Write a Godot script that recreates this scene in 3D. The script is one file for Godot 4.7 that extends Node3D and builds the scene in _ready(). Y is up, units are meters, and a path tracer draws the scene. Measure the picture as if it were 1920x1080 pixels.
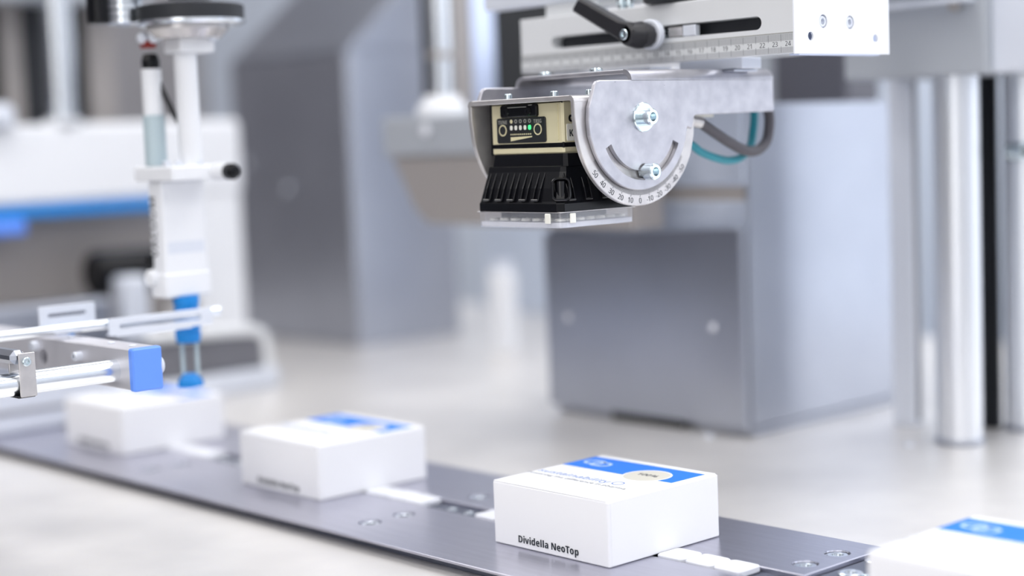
extends Node3D
# Packaging machine: cartons on a steel track under a tilted vision sensor. Lengths in the calls below are centimetres.

const CM := 0.01
var M := {}

func _ready() -> void:
	# ---- camera ----
	var cam := Camera3D.new()
	cam.name = "camera"
	cam.position = Vector3(0.66831, 0.25609, 0.67772)
	cam.basis = Basis.from_euler(Vector3(deg_to_rad(-5.28688), deg_to_rad(47.67189), deg_to_rad(-2.21355)))
	var att := CameraAttributesPhysical.new()
	att.frustum_focal_length = 68.67
	att.frustum_near = 0.05
	att.frustum_far = 60.0
	att.exposure_aperture = 2.64
	att.frustum_focus_distance = 1.005
	cam.attributes = att
	cam.keep_aspect = Camera3D.KEEP_HEIGHT
	cam.fov = 19.83
	cam.near = 0.05
	cam.far = 60.0
	add_child(cam)
	cam.current = true
	# ---- surroundings ----
	var we := WorldEnvironment.new()
	we.name = "world_environment"
	var env := Environment.new()
	env.background_mode = Environment.BG_COLOR
	env.background_color = Color(0.55, 0.58, 0.64)
	env.tonemap_mode = Environment.TONE_MAPPER_LINEAR
	env.tonemap_exposure = 0.97
	env.sdfgi_enabled = true
	env.ssao_enabled = true
	env.ssil_enabled = true
	we.environment = env
	add_child(we)
	# ---- lamps, all out of view: ceiling panels, back light wall, added front fill ----
	for i in 3:
		for j in 3:
			lamp_panel(Vector3(-1.9 + 1.9 * i, 2.02, -1.15 + 1.7 * j), Vector2(1.1, 1.1), Vector3(-90, 0, 0), 1.05, "unseen square ceiling light panel lighting the machine from above, " + ["left", "middle", "right"][i] + " one of the row " + ["along the back wall", "over the cartons", "along the front wall"][j], "unseen ceiling light panels")  # out of view, placed to light the scene softly from above
	lamp_panel(Vector3(1.2, 0.7, -1.70), Vector2(2.9, 2.3), Vector3(0, 180, 0), 0.15, "large unseen cool white light wall at the right end of the back wall, placed to brighten right-facing steel", "unseen upright light panels", Color(0.87, 0.92, 1.0), 0.34)  # unseen light wall, placed to brighten what right-facing steel mirrors
	lamp_panel(Vector3(1.5, 0.6, 2.95), Vector2(1.6, 2.0), Vector3(0, 0, 0), 0.07, "wide added fill panel on the front wall behind the camera, lifting the carton fronts", "unseen upright light panels")  # added fill light for the carton fronts
	make_materials()
	room()
	table_and_track()
	background()
	column_right()
	steel_cabinet()
	for spec in [[0.0, "white carton in sharp focus in the middle of the steel track, its printed name readable"], [-28.9, "slightly blurred white carton second from the left on the track, standing clear of the machinery"], [-56.9, "very blurred white carton at the left, under the rail with the blue end cap"], [28.35, "white carton cut off by the lower right corner of the picture"]]:
		carton(spec[0], spec[1])
	ruler_beam()
	bracket_and_yoke()
	vision_sensor()
	cables()
	guide_rail()
	gripper()

# ------------------------------------------------------------------ helpers
func v(x: float, y: float, z: float) -> Vector3:
	return Vector3(x, y, z) * CM

func mat(c: Color, metal := 0.0, rough := 0.5, extra := {}) -> StandardMaterial3D:
	var m := StandardMaterial3D.new()
	m.albedo_color = c
	m.metallic = metal
	m.roughness = rough
	for k in extra:
		m.set(k, extra[k])
	return m

func noise_tex(seed_value: int, cycles: float, lo: Color, hi: Color, size := 256, squeeze := 1.0) -> ImageTexture:
	var n := FastNoiseLite.new()
	n.seed = seed_value
	n.noise_type = FastNoiseLite.TYPE_SIMPLEX_SMOOTH
	n.frequency = cycles / size
	n.fractal_octaves = 4
	var grey := n.get_seamless_image(int(size * squeeze), size)
	grey.resize(size, size, Image.INTERPOLATE_CUBIC)
	var im := Image.create(size, size, false, Image.FORMAT_RGB8)
	for y in size:
		for x in size:
			im.set_pixel(x, y, lo.lerp(hi, grey.get_pixel(x, y).r))
	im.generate_mipmaps()
	return ImageTexture.create_from_image(im)

func make_materials() -> void:
	var tri := func(tex_a, tex_r, s: float) -> Dictionary:
		var d := {"uv1_triplanar": true, "uv1_world_triplanar": true, "uv1_scale": Vector3(s, s, s)}
		if tex_a:
			d["albedo_texture"] = tex_a
		if tex_r:
			d["roughness_texture"] = tex_r
			d["roughness_texture_channel"] = BaseMaterial3D.TEXTURE_CHANNEL_RED
		return d
	var mottle := noise_tex(3, 10.0, Color(0.88, 0.88, 0.895), Color(1, 1, 1))
	var mottle_rough := noise_tex(5, 16.0, Color(0.8, 0.8, 0.8), Color(1, 1, 1))
	var brushed := noise_tex(8, 70.0, Color(0.95, 0.95, 0.955), Color(1, 1, 1), 512, 0.06)
	var soft := noise_tex(11, 6.0, Color(0.93, 0.93, 0.935), Color(1, 1, 1))
	M.table = mat(Color(0.95, 0.94, 0.93), 0.6, 0.4, tri.call(soft, null, 1.2))
	M.track = mat(Color(0.77, 0.77, 0.82), 0.95, 0.3, tri.call(brushed, null, 3.0))
	M.slot = mat(Color(0.42, 0.44, 0.5), 0.7, 0.42)
	M.bracket = mat(Color(0.77, 0.77, 0.795), 0.72, 0.34, tri.call(mottle, mottle_rough, 7.0))
	M.yoke = mat(Color(0.84, 0.83, 0.825), 0.6, 0.27, tri.call(mottle, null, 5.0))
	M.anodised = mat(Color(0.92, 0.93, 0.94), 0.35, 0.5)
	M.plate_white = mat(Color(0.88, 0.90, 0.94), 0.3, 0.5)
	M.scale = mat(Color(0.86, 0.87, 0.88), 0.3, 0.55)
	M.chrome = mat(Color(0.90, 0.92, 0.94), 1.0, 0.22)
	M.zinc = mat(Color(0.86, 0.91, 0.93), 1.0, 0.2)
	M.steel = mat(Color(0.72, 0.74, 0.785), 1.0, 0.3, tri.call(soft, null, 0.8))
	M.tower = mat(Color(0.36, 0.36, 0.39), 0.3, 0.4)
	M.cabinet = mat(Color(0.83, 0.87, 0.94), 0.55, 0.26)
	M.end_plate = mat(Color(0.95, 0.96, 0.985), 0.15, 0.5)
	M.rail = mat(Color(0.83, 0.83, 0.86), 0.5, 0.45)
	M.post = mat(Color(0.89, 0.905, 0.93), 0.8, 0.3)
	M.steel_dark = mat(Color(0.60, 0.60, 0.62), 0.9, 0.34, tri.call(soft, null, 0.8))
	M.steel_blue = mat(Color(0.82, 0.86, 0.95), 0.8, 0.3)
	M.grey_paint = mat(Color(0.68, 0.70, 0.73), 0.2, 0.5)
	M.taupe = mat(Color(0.64, 0.62, 0.61), 0.3, 0.5)
	M.dark = mat(Color(0.16, 0.17, 0.19), 0.2, 0.5)
	M.black_void = mat(Color(0.035, 0.04, 0.055), 0.0, 0.6)
	M.black_plastic = mat(Color(0.05, 0.055, 0.075), 0.0, 0.26, {"metallic_specular": 0.35})
	M.black_gloss = mat(Color(0.045, 0.05, 0.07), 0.0, 0.16)
	M.handle = mat(Color(0.12, 0.12, 0.14), 0.0, 0.42)
	M.gold = mat(Color(0.92, 0.89, 0.75), 0.25, 0.42)
	M.gold_side = M.gold
	M.panel_black = mat(Color(0.10, 0.11, 0.13), 0.0, 0.5)
	M.print_cream = mat(Color(0.86, 0.83, 0.68), 0.0, 0.6)
	M.print_grey = mat(Color(0.60, 0.60, 0.58), 0.0, 0.6)
	M.led_off = mat(Color(0.95, 0.95, 0.92), 0.0, 0.3)
	M.led_green = mat(Color(0.3, 0.95, 0.55), 0.0, 0.3, {"emission_enabled": true, "emission": Color(0.25, 1.0, 0.5), "emission_energy_multiplier": 1.2})
	M.ink = mat(Color(0.13, 0.16, 0.20), 0.0, 0.7)
	M.ink_soft = mat(Color(0.30, 0.31, 0.33), 0.0, 0.7)
	M.ink_grey = mat(Color(0.50, 0.52, 0.56), 0.0, 0.7)
	M.ink_blue = mat(Color(0.42, 0.55, 0.80), 0.0, 0.7)
	M.card = mat(Color(0.945, 0.95, 0.965), 0.0, 0.62)
	M.blue_print = mat(Color(0.0, 0.48, 0.93), 0.0, 0.55)
	M.seal = mat(Color(0.83, 0.82, 0.78), 0.0, 0.6)
	M.logo = mat(Color(0.74, 0.84, 0.98), 0.0, 0.6)
	M.tile = mat(Color(0.90, 0.91, 0.94), 0.0, 0.4)
	M.blue_cap = mat(Color(0.40, 0.60, 0.99), 0.0, 0.42)
	M.blue_strip = mat(Color(0.0, 0.53, 0.86), 0.0, 0.45)
	M.white_paint = mat(Color(0.93, 0.94, 0.96), 0.0, 0.45)
	M.cable_grey = mat(Color(0.30, 0.29, 0.32), 0.0, 0.42)
	M.cable_teal = mat(Color(0.10, 0.55, 0.62), 0.0, 0.38)
	M.red = mat(Color(0.55, 0.14, 0.10), 0.0, 0.5)
	M.clear = mat(Color(0.93, 0.95, 1.0, 0.10), 0.0, 0.05, {"transparency": BaseMaterial3D.TRANSPARENCY_ALPHA})
	M.milky = mat(Color(0.72, 0.79, 0.82), 0.0, 0.3)
	M.wall_blue = mat(Color(0.86, 0.90, 0.96), 0.0, 0.6)
	M.wall_grey = mat(Color(0.60, 0.59, 0.60), 0.0, 0.6)
	M.wall_white = mat(Color(0.88, 0.89, 0.91), 0.0, 0.7)
	M.floor = mat(Color(0.45, 0.45, 0.46), 0.0, 0.6)
	M.ruler = mat(Color(1, 1, 1), 0.25, 0.55, {"albedo_texture": ruler_texture()})
	M.button = mat(Color(0.13, 0.14, 0.16), 0.0, 0.5)

func tri(st: SurfaceTool, a: Vector3, b: Vector3, c: Vector3, na: Vector3, nb: Vector3, nc: Vector3) -> void:
	var g := (b - a).cross(c - a)
	if g.length_squared() < 1e-18:
		return
	if g.dot(na + nb + nc) > 0.0:
		st.set_normal(na); st.add_vertex(a)
		st.set_normal(nc); st.add_vertex(c)
		st.set_normal(nb); st.add_vertex(b)
	else:
		st.set_normal(na); st.add_vertex(a)
		st.set_normal(nb); st.add_vertex(b)
		st.set_normal(nc); st.add_vertex(c)

func flat_tri(st: SurfaceTool, a: Vector3, b: Vector3, c: Vector3, n: Vector3) -> void:
	tri(st, a, b, c, n, n, n)

func quad(st: SurfaceTool, a: Vector3, b: Vector3, c: Vector3, d: Vector3, n: Vector3) -> void:
	flat_tri(st, a, b, c, n)
	flat_tri(st, a, c, d, n)

func begin() -> SurfaceTool:
	var st := SurfaceTool.new()
	st.begin(Mesh.PRIMITIVE_TRIANGLES)
	return st

# chamfered box, size and chamfer in cm, appended to st, centred on at
func put_box(st: SurfaceTool, size: Vector3, at: Vector3, ch: float) -> void:
	var h := size * 0.5 * CM
	var o := at * CM
	var c := minf(ch * CM, minf(h.x, minf(h.y, h.z)) * 0.9)
	var ax := [Vector3.RIGHT, Vector3.UP, Vector3.BACK]
	for i in 3:
		var u: Vector3 = ax[(i + 1) % 3]
		var w: Vector3 = ax[(i + 2) % 3]
		var n: Vector3 = ax[i]
		var hn := h[i]
		var hu := h[(i + 1) % 3]
		var hw := h[(i + 2) % 3]
		for s in [-1.0, 1.0]:
			var p: Vector3 = o + n * hn * s
			quad(st, p + u * (hu - c) + w * (hw - c), p - u * (hu - c) + w * (hw - c), p - u * (hu - c) - w * (hw - c), p + u * (hu - c) - w * (hw - c), n * s)
		if c > 0.0:
			for s in [-1.0, 1.0]:
				for t in [-1.0, 1.0]:
					var p1: Vector3 = o + u * hu * s + w * (hw - c) * t
					var p2: Vector3 = o + u * (hu - c) * s + w * hw * t
					var e: Vector3 = n * (hn - c)
					quad(st, p1 + e, p1 - e, p2 - e, p2 + e, (u * s + w * t).normalized())
	if c > 0.0:
		for sx in [-1.0, 1.0]:
			for sy in [-1.0, 1.0]:
				for sz in [-1.0, 1.0]:
					var s := Vector3(sx, sy, sz)
					flat_tri(st, o + Vector3(h.x, h.y - c, h.z - c) * s, o + Vector3(h.x - c, h.y, h.z - c) * s, o + Vector3(h.x - c, h.y - c, h.z) * s, s.normalized())

func box_m(size: Vector3, ch := 0.08) -> ArrayMesh:
	var st := begin()
	put_box(st, size, Vector3.ZERO, ch)
	return st.commit()

# lathe round local Y; profile of (radius, y) in cm from bottom to top (or any order); sides smooth round, flat along
func put_lathe(st: SurfaceTool, profile: Array, seg := 32, xf := Transform3D()) -> void:
	for k in profile.size() - 1:
		var p: Vector2 = profile[k] * CM
		var q: Vector2 = profile[k + 1] * CM
		var d := q - p
		if d.length() < 1e-9:
			continue
		var n2 := Vector2(d.y, -d.x).normalized()
		for i in seg:
			var a := TAU * i / seg
			var b := TAU * (i + 1) / seg
			var ca := Vector3(cos(a), 0, sin(a))
			var cb := Vector3(cos(b), 0, sin(b))
			var na := xf.basis * (ca * n2.x + Vector3.UP * n2.y)
			var nb := xf.basis * (cb * n2.x + Vector3.UP * n2.y)
			var p0 := xf * (ca * p.x + Vector3.UP * p.y)
			var p1 := xf * (cb * p.x + Vector3.UP * p.y)
			var q0 := xf * (ca * q.x + Vector3.UP * q.y)
			var q1 := xf * (cb * q.x + Vector3.UP * q.y)
			tri(st, p0, p1, q1, na, nb, nb)
			tri(st, p0, q1, q0, na, nb, na)

func lathe_m(profile: Array, seg := 32) -> ArrayMesh:
	var st := begin()
	put_lathe(st, profile, seg)
	return st.commit()

func cyl(r: float, y0: float, y1: float, ch := 0.06) -> Array:
	return [Vector2(0, y0), Vector2(r - ch, y0), Vector2(r, y0 + ch), Vector2(r, y1 - ch), Vector2(r - ch, y1), Vector2(0, y1)]

# smooth tube through points (cm) with radius r
func tube_m(pts: Array, r: float, seg := 16, steps := 6) -> ArrayMesh:
	var cv := Curve3D.new()
	for i in pts.size():
		var a: Vector3 = pts[maxi(i - 1, 0)] * CM
		var b: Vector3 = pts[mini(i + 1, pts.size() - 1)] * CM
		var t := (b - a) / 6.0
		cv.add_point(pts[i] * CM, -t, t)
	var line := PackedVector3Array()
	for i in pts.size() - 1:
		for k in steps:
			line.append(cv.sample(i, float(k) / steps))
	line.append(pts[-1] * CM)
	var st := begin()
	var side := Vector3.ZERO
	var rings := []
	for i in line.size():
		var d := (line[mini(i + 1, line.size() - 1)] - line[maxi(i - 1, 0)]).normalized()
		if side == Vector3.ZERO:
			side = d.cross(Vector3.UP if absf(d.y) < 0.9 else Vector3.RIGHT).normalized()
		side = (side - d * side.dot(d)).normalized()
		var up := d.cross(side)
		var ring := []
		for k in seg + 1:
			var a := TAU * k / seg
			ring.append(side * cos(a) + up * sin(a))
		rings.append(ring)
	for i in line.size() - 1:
		for k in seg:
			var a: Vector3 = rings[i][k]
			var b: Vector3 = rings[i][k + 1]
			var c: Vector3 = rings[i + 1][k + 1]
			var d: Vector3 = rings[i + 1][k]
			var R := r * CM
			tri(st, line[i] + a * R, line[i] + b * R, line[i + 1] + c * R, a, b, c)
			tri(st, line[i] + a * R, line[i + 1] + c * R, line[i + 1] + d * R, a, c, d)
	for e in [0, line.size() - 1]:
		var n := (line[0] - line[1]).normalized() if e == 0 else (line[-1] - line[-2]).normalized()
		for k in seg:
			flat_tri(st, line[e], line[e] + rings[e][k] * r * CM, line[e] + rings[e][k + 1] * r * CM, n)
	return st.commit()

func area(poly: PackedVector2Array) -> float:
	var s := 0.0
	for i in poly.size():
		s += poly[i].cross(poly[(i + 1) % poly.size()])
	return s * 0.5

func inset(poly: PackedVector2Array, d: float) -> PackedVector2Array:
	var out := PackedVector2Array()
	var n := poly.size()
	for i in n:
		var e1 := (poly[i] - poly[(i + n - 1) % n]).normalized()
		var e2 := (poly[(i + 1) % n] - poly[i]).normalized()
		var n1 := Vector2(-e1.y, e1.x)
		var n2 := Vector2(-e2.y, e2.x)
		var m := n1 + n2
		out.append(poly[i] + m * (d / maxf(m.length_squared() * 0.5, 0.4)))
	return out

# plate: outline and holes (cm) in the XY plane, front face at z = 0, thickness t going to -z
func put_plate(st: SurfaceTool, outline: PackedVector2Array, holes: Array, t: float, ch := 0.0, xf := Transform3D()) -> void:
	var o := outline
	if area(o) < 0.0:
		o.reverse()
	var cap := inset(o, ch) if ch > 0.0 else o
	var cuts := [-1e4]
	for h in holes:
		var s := 0.0
		for p in h:
			s += p.x
		cuts.append(s / h.size())
	cuts.sort()
	cuts.append(1e4)
	for k in cuts.size() - 1:
		if cuts[k + 1] - cuts[k] < 1e-5:
			continue
		var strip := PackedVector2Array([Vector2(cuts[k], -1e4), Vector2(cuts[k + 1], -1e4), Vector2(cuts[k + 1], 1e4), Vector2(cuts[k], 1e4)])
		var pieces := Geometry2D.intersect_polygons(cap, strip)
		for h in holes:
			var next: Array[PackedVector2Array] = []
			for p in pieces:
				next.append_array(Geometry2D.clip_polygons(p, h))
			pieces = next
		for p in pieces:
			var ids := Geometry2D.triangulate_polygon(p)
			for i in range(0, ids.size(), 3):
				for z in [0.0, -t]:
					var n := xf.basis * Vector3(0, 0, 1.0 if z == 0.0 else -1.0)
					var q := []
					for j in 3:
						var w: Vector2 = p[ids[i + j]]
						q.append(xf * (Vector3(w.x, w.y, z) * CM))
					flat_tri(st, q[0], q[1], q[2], n)
	var loops := [[o, 1.0]]
	for h in holes:
		var hh: PackedVector2Array = h
		if area(hh) < 0.0:
			hh.reverse()
		loops.append([hh, -1.0])
	for lp in loops:
		var L: PackedVector2Array = lp[0]
		for i in L.size():
			var a := L[i]
			var b := L[(i + 1) % L.size()]
			var e := (b - a).normalized()
			var n := xf.basis * (Vector3(e.y, -e.x, 0) * float(lp[1]))
			var c: float = ch if lp[1] > 0.0 else 0.0
			quad(st, xf * (Vector3(a.x, a.y, -c) * CM), xf * (Vector3(b.x, b.y, -c) * CM), xf * (Vector3(b.x, b.y, -t + c) * CM), xf * (Vector3(a.x, a.y, -t + c) * CM), n)
			if c > 0.0:
				var a2 := cap[i]
				var b2 := cap[(i + 1) % L.size()]
				var nf := xf.basis * Vector3(0, 0, 1)
				quad(st, xf * (Vector3(a.x, a.y, -c) * CM), xf * (Vector3(b.x, b.y, -c) * CM), xf * (Vector3(b2.x, b2.y, 0) * CM), xf * (Vector3(a2.x, a2.y, 0) * CM), (n + nf).normalized())
				quad(st, xf * (Vector3(a.x, a.y, -t + c) * CM), xf * (Vector3(b.x, b.y, -t + c) * CM), xf * (Vector3(b2.x, b2.y, -t) * CM), xf * (Vector3(a2.x, a2.y, -t) * CM), (n - nf).normalized())

func plate_m(outline: PackedVector2Array, holes: Array, t: float, ch := 0.0) -> ArrayMesh:
	var st := begin()
	put_plate(st, outline, holes, t, ch)
	return st.commit()

func rect(x0: float, y0: float, x1: float, y1: float, r := 0.0, seg := 6) -> PackedVector2Array:
	if r <= 0.0:
		return PackedVector2Array([Vector2(x0, y0), Vector2(x1, y0), Vector2(x1, y1), Vector2(x0, y1)])
	var out := PackedVector2Array()
	for q in [[Vector2(x1 - r, y0 + r), -90.0], [Vector2(x1 - r, y1 - r), 0.0], [Vector2(x0 + r, y1 - r), 90.0], [Vector2(x0 + r, y0 + r), 180.0]]:
		for i in seg + 1:
			var a := deg_to_rad(q[1] + 90.0 * i / seg)
			out.append(q[0] + Vector2(cos(a), sin(a)) * r)
	return out

func circle(c: Vector2, r: float, seg := 24) -> PackedVector2Array:
	var out := PackedVector2Array()
	for i in seg:
		out.append(c + Vector2(cos(TAU * i / seg), sin(TAU * i / seg)) * r)
	return out

func arc_pts(c: Vector2, r: float, a0: float, a1: float, seg: int) -> PackedVector2Array:
	var out := PackedVector2Array()
	for i in seg + 1:
		var a := deg_to_rad(lerpf(a0, a1, float(i) / seg))
		out.append(c + Vector2(cos(a), sin(a)) * r)
	return out

# facing +X: local x runs to -Z, local y up, local z to +X.  facing +Y: local x to +X, local y to -Z.
func to_x() -> Basis:
	return Basis(Vector3(0, 0, -1), Vector3(0, 1, 0), Vector3(1, 0, 0))

func to_y() -> Basis:
	return Basis(Vector3(1, 0, 0), Vector3(0, 0, -1), Vector3(0, 1, 0))

func along_x() -> Basis:   # lathe axis (local y) along +X
	return Basis(Vector3(0, 1, 0), Vector3(1, 0, 0), Vector3(0, 0, -1))

func along_z() -> Basis:   # lathe axis along +Z
	return Basis(Vector3(1, 0, 0), Vector3(0, 0, 1), Vector3(0, -1, 0))

func numbered(called: String) -> String:
	var nm := called
	var i := 1
	while has_node(NodePath(nm)):
		nm = "%s_%03d" % [called, i]
		i += 1
	return nm

func thing(called: String, label: String, category: String, at := Vector3.ZERO, group := "") -> Node3D:
	var o := Node3D.new()
	o.name = numbered(called)
	add_child(o)
	o.position = at * CM
	tag(o, label, category, group)
	return o

func tag(o: Node3D, label: String, category: String, group := "") -> void:
	o.set_meta("label", label)
	o.set_meta("category", category)
	if group:
		o.set_meta("group", group)

func put(parent: Node3D, called: String, mesh: Mesh, m: Material, at := Vector3.ZERO, b := Basis(), label := "") -> MeshInstance3D:
	var o := MeshInstance3D.new()
	o.name = numbered(called) if parent == self else called
	o.mesh = mesh
	o.material_override = m
	o.basis = b
	o.position = at * CM
	parent.add_child(o, true)
	if label:
		o.set_meta("label", label)
	return o

func struct(called: String, mesh: Mesh, m: Material, at := Vector3.ZERO) -> MeshInstance3D:
	var o := put(self, called, mesh, m, at)
	o.set_meta("kind", "structure")
	return o

func letters(parent: Node3D, called: String, text: String, height: float, m: Material, at: Vector3, b: Basis, weight := 400, width := 0.0, align := HORIZONTAL_ALIGNMENT_CENTER) -> MeshInstance3D:
	var t := TextMesh.new()
	var f := SystemFont.new()
	f.font_names = PackedStringArray(["Droid Sans"])
	f.font_weight = weight
	t.font = f
	t.text = text
	t.font_size = 64
	t.pixel_size = 0.0001
	t.depth = 0.00004
	t.curve_step = 2.0
	t.horizontal_alignment = align
	var box := t.get_aabb()
	var k: float = height * CM / maxf(box.size.y, 1e-5)
	var kx := k
	if width > 0.0:
		kx = width * CM / maxf(box.size.x, 1e-5)
	var bb := Basis(b.x * kx, b.y * k, b.z)
	return put(parent, called, t, m, at, bb)

func lamp_panel(at: Vector3, size: Vector2, turn: Vector3, power: float, label: String, group: String, tint := Color(1.0, 0.988, 0.975), glow_power := 1.0) -> void:
	var o := Node3D.new()
	o.name = numbered("unseen_light_panel")
	add_child(o)
	o.position = at
	o.rotation_degrees = turn
	tag(o, label, "lamp", group)
	var glow := mat(Color(1, 1, 1), 0.0, 0.6, {"emission_enabled": true, "emission": tint, "emission_energy_multiplier": glow_power})
	put(o, "light_diffuser", box_m(Vector3(size.x * 100, size.y * 100, 1.0), 0.1), glow, Vector3(0, 0, 0))
	var fr := plate_m(rect(-size.x * 50 - 3, -size.y * 50 - 3, size.x * 50 + 3, size.y * 50 + 3), [], 3.0, 0.2)
	put(o, "housing", fr, mat(Color(0.85, 0.86, 0.88), 0.4, 0.5), Vector3(0, 0, 3.6))
	var l := AreaLight3D.new()
	l.name = "lamp_light"
	l.area_size = size
	l.area_normalize_energy = false
	l.light_energy = power
	l.light_color = tint
	l.shadow_enabled = true
	l.position = Vector3(0, 0, -0.012)
	o.add_child(l)

# ------------------------------------------------------------------ room
func room() -> void:
	struct("floor", box_m(Vector3(640, 10, 640), 0), M.floor, Vector3(-10, -100, 0))
	struct("ceiling", box_m(Vector3(640, 10, 640), 0), M.wall_white, Vector3(-10, 215, 0))
	struct("wall_back", box_m(Vector3(640, 320, 10), 0), M.wall_blue, Vector3(-10, 55, -180))
	struct("wall_front", box_m(Vector3(640, 320, 10), 0), M.wall_grey, Vector3(-10, 55, 310))
	struct("wall_left", box_m(Vector3(10, 320, 640), 0), M.wall_grey, Vector3(-325, 55, 0))
	struct("wall_right", box_m(Vector3(10, 320, 640), 0), M.wall_white, Vector3(305, 55, 0))

# ------------------------------------------------------------------ table, track, tiles
func table_and_track() -> void:
	var t := thing("machine_table", "wide pale brushed steel machine table under the carton track", "table", Vector3(-60, -0.8, -34.5))
	put(t, "tabletop", box_m(Vector3(240, 3, 140), 0.1), M.table, Vector3(0, -1.5, 0))
	put(t, "base_cabinet", box_m(Vector3(220, 88, 120), 0.5), M.grey_paint, Vector3(0, -47.5, 0))
	# track: two long dark plates with a slot between them
	var k := thing("carton_track", "long dark grey steel track plate with a centre slot, carrying the cartons", "conveyor", Vector3(0, -0.8, 0))
	var scr := [Vector2(-20.8, 1.7), Vector2(-20.8, -1.2), Vector2(8.1, 1.7), Vector2(8.1, -1.2), Vector2(-49.7, 1.7), Vector2(-49.7, -1.2)]
	put(k, "front_plate", track_plate(-88, 40, -3.8, 4.8, scr, 0.2), M.track, Vector3(0, 0.8, 0), to_y())
	var scr2 := [Vector2(8.1, -8.1), Vector2(8.1, -11.2), Vector2(-20.8, -8.1), Vector2(-20.8, -11.2)]
	put(k, "rear_plate", track_plate(-88, 9.6, -14.1, -6.0, scr2), M.track, Vector3(0, 0.8, 0), to_y())
	put(k, "dark_setback_base", box_m(Vector3(127.6, 0.6, 7.7), 0.0), M.slot, Vector3(-24, 0.3, 0.05))  # dark set-back base, gives the track edge its dark band
	put(k, "slot_floor", box_m(Vector3(127, 0.3, 2.2), 0), M.slot, Vector3(-24, 0.35, -4.9))
	put(k, "lower_plate", box_m(Vector3(30, 0.5, 8.1), 0.04), M.slot, Vector3(24.7, 0.27, -10.05))
	for s in scr + scr2:
		put(k, "screw", screw_mesh(0.74, 0.2), M.chrome, Vector3(s.x, 0.52, s.y))
	for s in [Vector2(11.0, -8.5), Vector2(10.6, -11.7)]:
		put(k, "screw", screw_mesh(0.74, 0.2), M.chrome, Vector3(s.x, 0.52, s.y))
	put(k, "dowel_pin", lathe_m(cyl(0.17, 0, 0.12, 0.04), 12), M.zinc, Vector3(11.75, 0.5, -8.9))
	for x in [-20.0, -18.2, -48.9, -47.1]:
		put(k, "screw", screw_mesh(0.42, 0.15), M.chrome, Vector3(x, 0.5, -4.9))
	# white tiles riding in the slot, three after each carton and one before it
	var tile := plate_m(rect(-1.03, -1.02, 1.03, 1.02, 0.3), [], 0.42, 0.07)
	var where := ["sharp middle carton", "second carton from the left", "very blurred left carton"]
	var n := 0
	for cx in [0.0, -28.9, -56.9]:
		for i in 3:
			white_tile(tile, cx + 1.15 + 2.22 * i, ["first", "second", "third"][i] + " white slot tile to the right of the " + where[n])
		white_tile(tile, cx - 11.6 - 4.0, "white slot tile peeking out left of the " + where[n], )
		white_tile(tile, cx - 11.6 - 1.8, "white slot tile close against the left edge of the " + where[n])
		n += 1

func white_tile(mesh: Mesh, x: float, label: String) -> void:
	var o := put(self, "slot_tile", mesh, M.tile, Vector3(x, 0.14, -4.9), to_y())
	tag(o, label, "tile", "white tiles in the track slot")

func track_plate(x0: float, x1: float, z0: float, z1: float, screws: Array, t := 0.8) -> ArrayMesh:
	var holes := []
	for s in screws:
		holes.append(circle(Vector2(s.x, -s.y), 0.8, 20))
	return plate_m(rect(x0, -z1, x1, -z0), holes, t, 0.04)

func screw_mesh(r: float, h: float) -> ArrayMesh:
	var a := r * 0.45
	return lathe_m([Vector2(0, h * 0.35), Vector2(a, h * 0.35), Vector2(a, h * 0.92), Vector2(a + r * 0.08, h), Vector2(r * 0.82, h), Vector2(r, h * 0.75), Vector2(r, 0), Vector2(0, 0)], 18)

func bolt_mesh(r: float, h: float) -> ArrayMesh:   # socket head bolt, axis y, head from 0 to h
	var st := begin()
	put_lathe(st, [Vector2(r, 0), Vector2(r, h - r * 0.12), Vector2(r * 0.88, h), Vector2(r * 0.52, h)], 24)
	put_lathe(st, [Vector2(r * 0.52, h), Vector2(r * 0.5, h * 0.45), Vector2(0, h * 0.45)], 6)
	return st.commit()

# ------------------------------------------------------------------ cartons
var carton0: Node3D

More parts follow.
